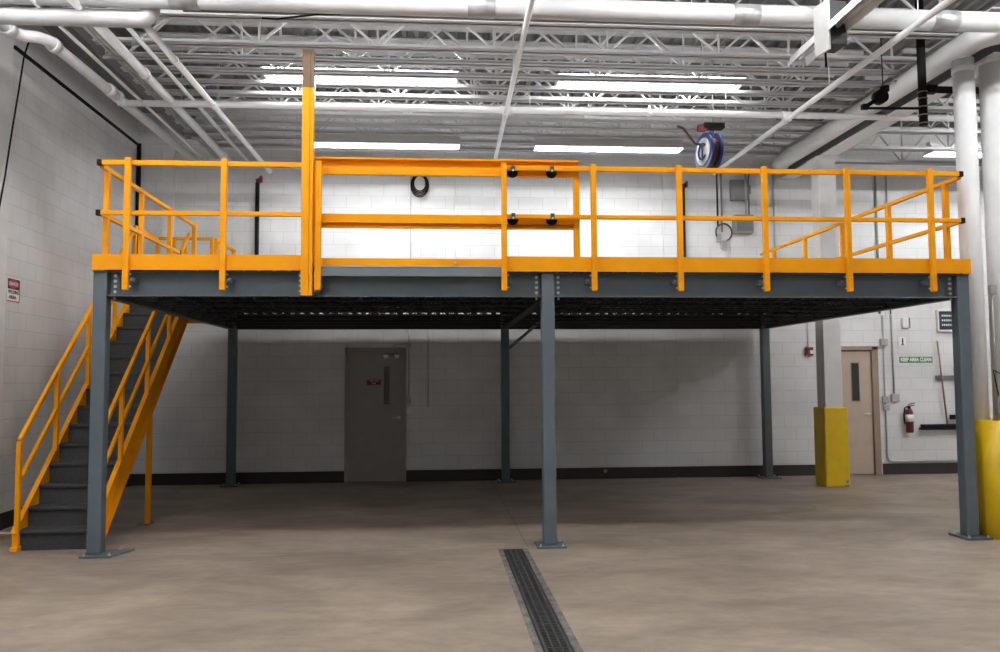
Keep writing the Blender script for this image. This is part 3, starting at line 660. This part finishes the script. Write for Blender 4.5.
# ------------------------------------------------------------------ hose reel
rl = thing('hose_reel', 'blue and white hose reel hanging from the joists above right rail', 'hose reel', (2.42, 2.3, 4.4))
c0 = Vector((2.38, 2.3, 4.62)); ax = Vector((-.985, -.17, 0)).normalized()
def disc(r, a, b_, m_, nm, par, n=28): return MB().tube([c0+ax*a, c0+ax*b_], r, n).build(nm, m_, par)
disc(.205, -.08, .045, HOSE, 'hose_coil', rl); f1 = disc(.245, .045, .062, BLUE, 'flange', rl); disc(.245, -.095, -.08, BLUE, 'flange', rl)
fc = disc(.18, .062, .072, SIGNW, 'face_disc', rl)
u_ = ax.cross(Vector((0, 0, 1))).normalized()
pts = [c0+ax*.078+(u_*-math.cos(math.radians(a))+Vector((0, 0, 1))*math.sin(math.radians(a)))*.10 for a in range(40, 321, 20)]
MB().tube(pts, .016, 6).build('face_mark', BLUE, fc)
MB().tube([c0+ax*.078+Vector((0, 0, .1)), c0+ax*.078-Vector((0, 0, .13))], .012, 6).build('face_mark', BLUE, fc)
MB().bar(c0+Vector((.06, .02, -.02)), c0+Vector((.06, .02, .28)), .06, .08).build('arm', BLUE, rl)
MB().box(2.33, 2.60, 2.24, 2.38, 4.93, 5.0).build('bracket', BLACK, rl)
MB().box(2.26, 2.36, 2.26, 2.36, 4.90, 4.98).build('inlet', DKRED, rl)
MB().tube([(2.47, 2.32, 6.0), (2.47, 2.32, 5.0)], .012, 6).build('hanger_rod', STEEL, rl)
MB().tube([(2.44, 2.2, 4.55), (2.46, 2.2, 4.3), (2.46, 2.2, 3.62)], .014, 8).build('hanging_hose', HOSE, rl)
MB().tube([(2.30, 2.2, 4.68), (2.18, 2.2, 4.70), (2.10, 2.2, 4.80), (2.03, 2.2, 4.90), (1.95, 2.2, 4.93)], .016, 8).build('feed_hose', HOSE, rl)

# ------------------------------------------------------------------ back wall equipment
Y = WB
def run(name, label, pts, r, boxes=(), m_=None, cat='conduit', grp='conduits and wiring', extra=None):
    t = thing(name, label, cat, pts[0], grp)
    MB().tube(pts, r, 8).build('conduit_run', m_ or COND, t)
    for (x0, x1, z0, z1, d_) in boxes: MB().box(x0, x1, Y-d_, Y, z0, z1).build('junction_box', COND, t, .006)
    return t
def col_label(o, l): o['label'] = l
# standpipes
for x, lab in ((-4.10, 'black standpipe with red valve on upper wall at left'), (3.015, 'black standpipe with red valve on upper wall below hose reel')):
    t = thing('standpipe', lab, 'pipe', (x, Y-.06, 2.75), 'black standpipes')
    MB().tube([(x, Y-.06, 2.75), (x, Y-.06, 4.90)], .033, 10).build('pipe_run', BLACK, t)
    MB().tube([(x-.02, Y-.06, 4.92), (x+.07, Y-.06, 4.95)], .04, 10).build('valve', DKRED, t)
    MB().tube([(x+.06, Y-.06, 4.95), (x+.06, Y-.10, 5.0)], .025, 8).build('valve_handle', RED, t)
    MB().box(x-.05, x+.05, Y-.03, Y, 3.4, 3.43).build('bracket', GREY, t)
# cable coil
t = thing('cable_coil', 'coil of black cable hanging on white upper wall behind the gate', 'cable', (-1.45, Y-.05, 4.75))
m = MB()
for q in range(5):
    rx, rz = .10+.012*q, .13+.016*q; cz = 4.93-.012*q
    m.tube([(-1.45+rx*math.cos(a), Y-.03-.012*q, cz+rz*math.sin(a)) for a in [2*PI*k/24 for k in range(25)]], .010, 6, False)
m.build('cable_loops', BLACK, t)
m = MB().tube([(-1.45, Y, 5.055), (-1.45, Y-.09, 5.055)], .008, 8).build('wall_hook', STEEL, t)
# seams / thin wires on the upper wall
run('wall_conduit', 'thin pale wire down upper wall left of the gate centre', [(-1.60, Y-.008, 2.9), (-1.60, Y-.008, 5.2)], .008)
run('wall_conduit', 'thin pale wire down upper wall right of the cable coil', [(-.86, Y-.008, 2.9), (-.86, Y-.008, 5.2)], .007, m_=WHITE)
run('wall_conduit', 'thin pale wire down upper wall left of right standpipe', [(2.68, Y-.008, 2.9), (2.68, Y-.008, 5.2)], .007, m_=WHITE)
# electrical boxes
t = thing('electrical_panel', 'small grey electrical panel high on wall under the pipe', 'electrical box', (4.0, Y-.08, 4.69), 'grey electrical boxes')
MB().box(3.85, 4.14, Y-.13, Y, 4.69, 5.04).build('cabinet', GREY, t, .006); MB().box(3.87, 4.12, Y-.138, Y-.13, 4.71, 5.02).build('cover', GREY, t, .003)
MB().box(4.15, 4.19, Y-.10, Y-.05, 4.80, 4.95).build('switch_lever', GREYB, t)
t = thing('electrical_panel', 'wide grey electrical panel on wall above right part of the deck', 'electrical box', (4.02, Y-.08, 4.12), 'grey electrical boxes')
MB().box(3.88, 4.21, Y-.15, Y, 4.12, 4.43).build('cabinet', GREY, t, .006); MB().box(3.91, 4.19, Y-.158, Y-.15, 4.145, 4.405).build('cover', mat('dark_grey_cover', (.12, .125, .13), .35), t, .003)
run('wall_conduit', 'grey conduit feeding the two electrical panels from above', [(4.08, Y-.15, 4.43), (4.08, Y-.15, 5.25)], .018)
run('wall_conduit', 'second grey conduit beside the small electrical panel', [(4.17, Y-.05, 4.43), (4.17, Y-.05, 5.1), (4.22, Y-.05, 5.22), (4.5, Y-.05, 5.27)], .014, m_=GREYB)
t = run('wall_conduit', 'grey conduit dropping to outlet boxes with looped maroon cord', [(3.70, Y-.02, 4.15), (3.70, Y-.02, 5.25)], .014, [(3.59, 3.67, 3.98, 4.12, .06), (3.67, 3.77, 3.86, 4.0, .07)], GREYB)
MB().tube([(3.72+.14*math.cos(a), Y-.05, 4.14+.15*math.sin(a)) for a in [math.radians(q) for q in range(-70, 211, 20)]], .014, 6).build('cord', HOSE, t)
# conduits right of the white column, upper wall
run('wall_conduit', 'dark conduit on upper wall right of the white square column', [(6.45, Y-.02, 2.75), (6.45, Y-.02, 5.25)], .020, m_=GREY)
run('wall_conduit', 'slim grey conduit on upper wall beside the darker one', [(6.65, Y-.02, 2.75), (6.65, Y-.02, 5.25)], .012, m_=COND)
run('wall_conduit', 'thin white conduit on upper wall left of the white square column', [(4.62, Y-.02, 3.0), (4.62, Y-.02, 5.2)], .016)
# below the deck on the right
run('wall_conduit', 'long grey conduit with round and square boxes right of tan door', [(6.50, Y-.02, 2.72), (6.50, Y-.02, .30), (6.53, Y-.02, .24), (6.60, Y-.02, .22), (8.0, Y-.02, .22)], .014, [(6.44, 6.56, 2.20, 2.32, .055), (6.44, 6.55, 1.22, 1.33, .05), (6.45, 6.56, 1.09, 1.19, .05)])
run('wall_conduit', 'short grey conduit ending in a square box above the extinguisher', [(6.66, Y-.02, 2.72), (6.66, Y-.02, 1.34)], .013, [(6.60, 6.73, 1.24, 1.37, .06)])
t = thing('fire_alarm', 'small maroon fire alarm on white wall beside rear right post', 'alarm', (5.17, Y-.03, 2.03))
MB().box(5.105, 5.235, Y-.06, Y, 2.03, 2.175).build('housing', DKRED, t, .008); MB().box(5.165, 5.225, Y-.075, Y-.06, 2.06, 2.12).build('strobe', SIGNW, t, .01)
MB().tube([(5.16, Y-.015, 2.175), (5.16, Y-.015, 2.7)], .008, 6).build('conduit', COND, t)
# extinguisher
t = thing('fire_extinguisher', 'red fire extinguisher hung on wall right of tan door', 'extinguisher', (6.9, Y-.1, .70))
ex, ey = 6.87, Y-.10
MB().tube([(ex, ey, .71), (ex, ey, .73), (ex, ey, 1.05), (ex, ey, 1.09), (ex, ey, 1.12)], [.05, .062, .062, .05, .025], 18).build('cylinder', DKRED, t)
MB().tube([(ex, ey, .90), (ex, ey, 1.02)], .0635, 18).build('label_band', SIGNW, t)
MB().tube([(ex, ey, 1.12), (ex, ey, 1.16)], .025, 10).build('valve', BLACK, t)
m = MB(); m.bar((ex-.02, ey, 1.16), (ex+.09, ey, 1.175), .02, .012).bar((ex-.02, ey, 1.19), (ex+.10, ey, 1.215), .02, .012); m.build('handle', BLACK, t)
MB().tube([(ex-.02, ey, 1.16), (ex-.08, ey, 1.13), (ex-.10, ey, 1.0), (ex-.085, ey, .86)], .012, 8).build('hose', BLACK, t)
MB().box(ex-.03, ex+.03, Y-.04, Y, .9, 1.1).build('wall_bracket', GREY, t)
# keep area clean
t = thing('wall_sign', 'green KEEP AREA CLEAN sign on white wall', 'sign', (7.075, Y, 1.90), 'wall signs')
MB().box(6.785, 7.375, Y-.006, Y, 1.905, 2.005).build('sign_plate', GREEN, t)
text('KEEP AREA CLEAN', .085, SIGNW, t, 'lettering', FACE_Y(7.08, Y-.008, 1.955), .001, .004, .55)
t = thing('notice_plate', 'small white notice with black pictogram above the green sign', 'sign', (6.85, Y, 2.19), 'wall signs')
MB().box(6.79, 6.91, Y-.006, Y, 2.19, 2.35).build('sign_plate', SIGNW, t)
m = MB(); m.tube([(6.85, Y-.006, 2.315), (6.85, Y-.009, 2.315)], .014, 10).box(6.838, 6.862, Y-.009, Y-.006, 2.225, 2.298).box(6.82, 6.88, Y-.009, Y-.006, 2.205, 2.22); m.build('pictogram', INK, t)
t = thing('wall_cover', 'narrow white cover plate on wall just under the deck at right', 'wall box', (6.89, Y, 2.5)); MB().box(6.84, 6.95, Y-.05, Y, 2.5, 2.68).build('housing', SIGNW, t, .006); MB().box(6.955, 6.975, Y-.05, Y, 2.5, 2.68).build('side_strip', GREYB, t)
t = thing('wall_monitor', 'dark framed display on wall beside front right mezzanine post', 'display', (7.68, Y, 2.46))
m = MB(); m.box(7.47, 7.95, Y-.05, Y, 2.44, 2.47).box(7.47, 7.95, Y-.05, Y, 2.79, 2.82).box(7.47, 7.50, Y-.05, Y, 2.47, 2.79).box(7.92, 7.95, Y-.05, Y, 2.47, 2.79); m.build('frame', WHITE, t, .004)
s_ = MB().box(7.50, 7.92, Y-.03, Y, 2.47, 2.79).build('screen', SCREEN, t)
for z, wdt in ((2.70, .24), (2.62, .30), (2.54, .20)):
    m = MB(); x = 7.56
    while x < 7.56+wdt: m.box(x, x+.018, Y-.032, Y-.03, z, z+.03); x += .034
    m.build('screen_line', SCREENT, t)
# tool rack + brooms
t = thing('tool_rack', 'grey metal tool rack strip holding brooms on wall', 'rack', (7.59, Y, 1.6))
MB().box(7.41, 7.80, Y-.02, Y, 1.60, 1.68).build('strip', GREYB, t, .003)
for x in (7.485, 7.73): MB().box(x-.03, x+.03, Y-.06, Y-.02, 1.595, 1.685).build('grip', GREY, t, .006)
t = thing('push_broom', 'push broom with long wooden handle and wide black head on wall', 'broom', (7.45, Y-.08, .74), 'tools on the rack')
MB().tube([(7.425, Y-.085, 2.28), (7.55, Y-.085, .84)], .015, 8).build('handle', WOOD, t)
m = MB(); m.box(7.08, 7.98, Y-.12, Y-.05, .80, .85); m.build('head_block', BLACK, t, .012)
m = MB(); m.prism([(7.06, .755), (8.0, .755), (7.98, .80), (7.08, .80)], 'y', Y-.13, Y-.04); m.build('bristles', BLACK, t)
t = thing('squeegee', 'shorter tool with green tipped handle and small black head on wall', 'squeegee', (7.72, Y-.08, .93), 'tools on the rack')
MB().tube([(7.725, Y-.085, 1.70), (7.78, Y-.085, 1.0)], .013, 8).build('handle', SIGNW, t)
MB().tube([(7.715, Y-.085, 1.82), (7.725, Y-.085, 1.66)], .018, 8).build('grip', GREEN, t)
MB().box(7.60, 7.92, Y-.12, Y-.06, .93, 1.01).build('head', BLACK, t, .012)
# by the left door
t = thing('emergency_light', 'twin head emergency light fixed above left door', 'light', (-1.91, Y-.05, 2.03))
MB().box(-2.0, -1.82, Y-.07, Y-.031, 2.05, 2.10).build('housing', GREYB, t, .006)
for x in (-2.0, -1.82):
    MB().tube([(x, Y-.06, 2.06), (x, Y-.11, 2.05)], [.035, .05], 12).build('lamp_head', GREYB, t)
    MB().tube([(x, Y-.111, 2.05), (x, Y-.114, 2.05)], .042, 12).build('lens', SIGNW, t)
t = run('wall_conduit', 'dim conduit with switch box and pale disc right of left door', [(-1.625, Y-.02, 2.7), (-1.625, Y-.02, 1.30)], .011, [(-1.66, -1.59, 2.19, 2.27, .05), (-1.66, -1.59, 1.27, 1.37, .05), (-1.66, -1.60, 1.24, 1.265, .05)])
MB().tube([(-1.63, Y, 1.15), (-1.63, Y-.03, 1.15)], .05, 18).build('disc', SIGNW, t)
MB().tube([(-1.66, Y-.02, 2.24), (-1.86, Y-.02, 2.235), (-1.89, Y-.04, 2.20), (-1.90, Y-.045, 2.11)], .009, 6).build('branch', COND, t)
run('wall_conduit', 'thin twin conduit on the shaded wall right of left door', [(-1.31, Y-.012, 1.2), (-1.31, Y-.012, 2.6)], .008)
# floor outlet cap seen at the base of the back wall
t = thing('wall_outlet', 'small round pale cap on black baseboard below the deck', 'outlet', (1.9, Y-.02, .1)); MB().tube([(1.62, Y-.015, .13), (1.62, Y-.04, .13)], .03, 12).build('cap', mat('dull_brass', (.25, .19, .14), .5), t)

# ------------------------------------------------------------------ left wall
t = thing('wall_sign', 'red, white and black DANGER sign on left wall', 'sign', (WL, 1.725, 2.57), 'wall signs')
MB().box(WL, WL+.006, 1.58, 1.87, 2.57, 2.845).build('sign_plate', SIGNW, t)
m = MB(); m.box(WL+.006, WL+.008, 1.59, 1.86, 2.72, 2.838); m.build('black_panel', INK, t)
m = MB(); ov_ = [(1.715+.125*math.cos(a), 2.778+.050*math.sin(a)) for a in [2*PI*k/28 for k in range(28)]]; m.prism(ov_, 'x', WL+.008, WL+.0095); m.build('red_oval', RED, t)
m = MB(); m.box(WL+.006, WL+.008, 1.585, 1.865, 2.575, 2.586).box(WL+.006, WL+.0075, 1.855, 1.865, 2.586, 2.72); m.build('red_border', RED, t)
text('DANGER', .055, SIGNW, t, 'lettering', FACE_X(WL+.011, 1.715, 2.778), .0008, .0008, .20)
text('WELDING', .058, INK, t, 'lettering', FACE_X(WL+.008, 1.72, 2.685), .0008, .001, .245)
text('AREA', .058, INK, t, 'lettering', FACE_X(WL+.008, 1.70, 2.625), .0008, .001, .17)
t = thing('hanging_cable', 'black cable hanging down the left wall at the left edge', 'cable', (WL+.05, 1.4, 3.9), 'loose black cables')
MB().tube([(WL+.13, 1.70, 5.75), (WL+.08, 1.64, 5.45), (WL+.07, 1.56, 5.0), (WL+.07, 1.44, 4.5), (WL+.07, 1.32, 3.95), (WL+.07, 1.2, 3.5)], .010, 6).build('cable_run', BLACK, t)
t = thing('hanging_cable', 'short black cable slung between pipes in upper left corner', 'cable', (-5.3, .3, 5.3), 'loose black cables')
MB().tube([(-5.37, .35, 5.31), (-5.2, .32, 5.30), (-5.0, .25, 5.33), (-4.85, .15, 5.36)], .011, 6).build('cable_run', BLACK, t)
t = thing('hanging_cable', 'black cable draped beside the roof joists above the tall post', 'cable', (-2.4, .4, 5.75), 'loose black cables')
MB().tube([(-2.85, -.30, 5.13), (-2.7, -.30, 5.125), (-2.55, -.30, 5.15), (-2.3, -.30, 5.185), (-2.1, -.29, 5.20)], .010, 6).build('cable_run', BLACK, t)
t = thing('chrome_hoop', 'bent chrome tube loop by floor at left edge beside the stair', 'tube', (-5.55, .55, 0))
MB().tube([(-5.95, .66, .09), (-5.62, .78, .10), (-5.50, .76, .10), (-5.46, .68, .10), (-5.48, .58, .10), (-5.60, .46, .09), (-5.95, .25, .07)], .022, 10).build('loop', CHROME, t)
MB().tube([(-5.9, .64, .09), (-5.9, .64, .0)], .018, 8).build('foot', CHROME, t)
MB().tube([(-5.9, .30, .07), (-5.9, .30, .0)], .018, 8).build('foot', CHROME, t)

for o in S.objects:
    if '_o' in o: del o['_o']

# ------------------------------------------------------------------ camera, world, view
f_, yaw, pit, rol = 837.9907, .0763, .0648, -.0057
F = Vector((math.sin(yaw)*math.cos(pit), math.cos(yaw)*math.cos(pit), math.sin(pit)))
Rt = Vector((math.cos(yaw), -math.sin(yaw), 0)); U = Rt.cross(F)
R2 = Rt*math.cos(rol)+U*math.sin(rol)
U2 = U*math.cos(rol)-Rt*math.sin(rol)
cam = bpy.data.cameras.new('camera'); co = bpy.data.objects.new('camera', cam); COL.objects.link(co)
M = Matrix((R2, U2, -F)).transposed().to_4x4(); M.translation = (-1.181, -8.3031, 1.6398)
co.matrix_world = M
cam.sensor_width = 36; cam.lens = f_/1000*36; cam.clip_start = .05; S.camera = co
w = bpy.data.worlds.new('world'); S.world = w; w.use_nodes = True
w.node_tree.nodes['Background'].inputs['Color'].default_value = (.5, .5, .5, 1); w.node_tree.nodes['Background'].inputs['Strength'].default_value = .02
vs_ = S.view_settings; vs_.view_transform = 'Standard'; vs_.look = 'None'; vs_.gamma = 1; vs_.use_curve_mapping = False
vs_.exposure = 0.22
S.cycles.use_denoising = True; S.cycles.max_bounces = 8; S.cycles.diffuse_bounces = 5; S.cycles.sample_clamp_indirect = 8
S.cycles.use_light_tree = True
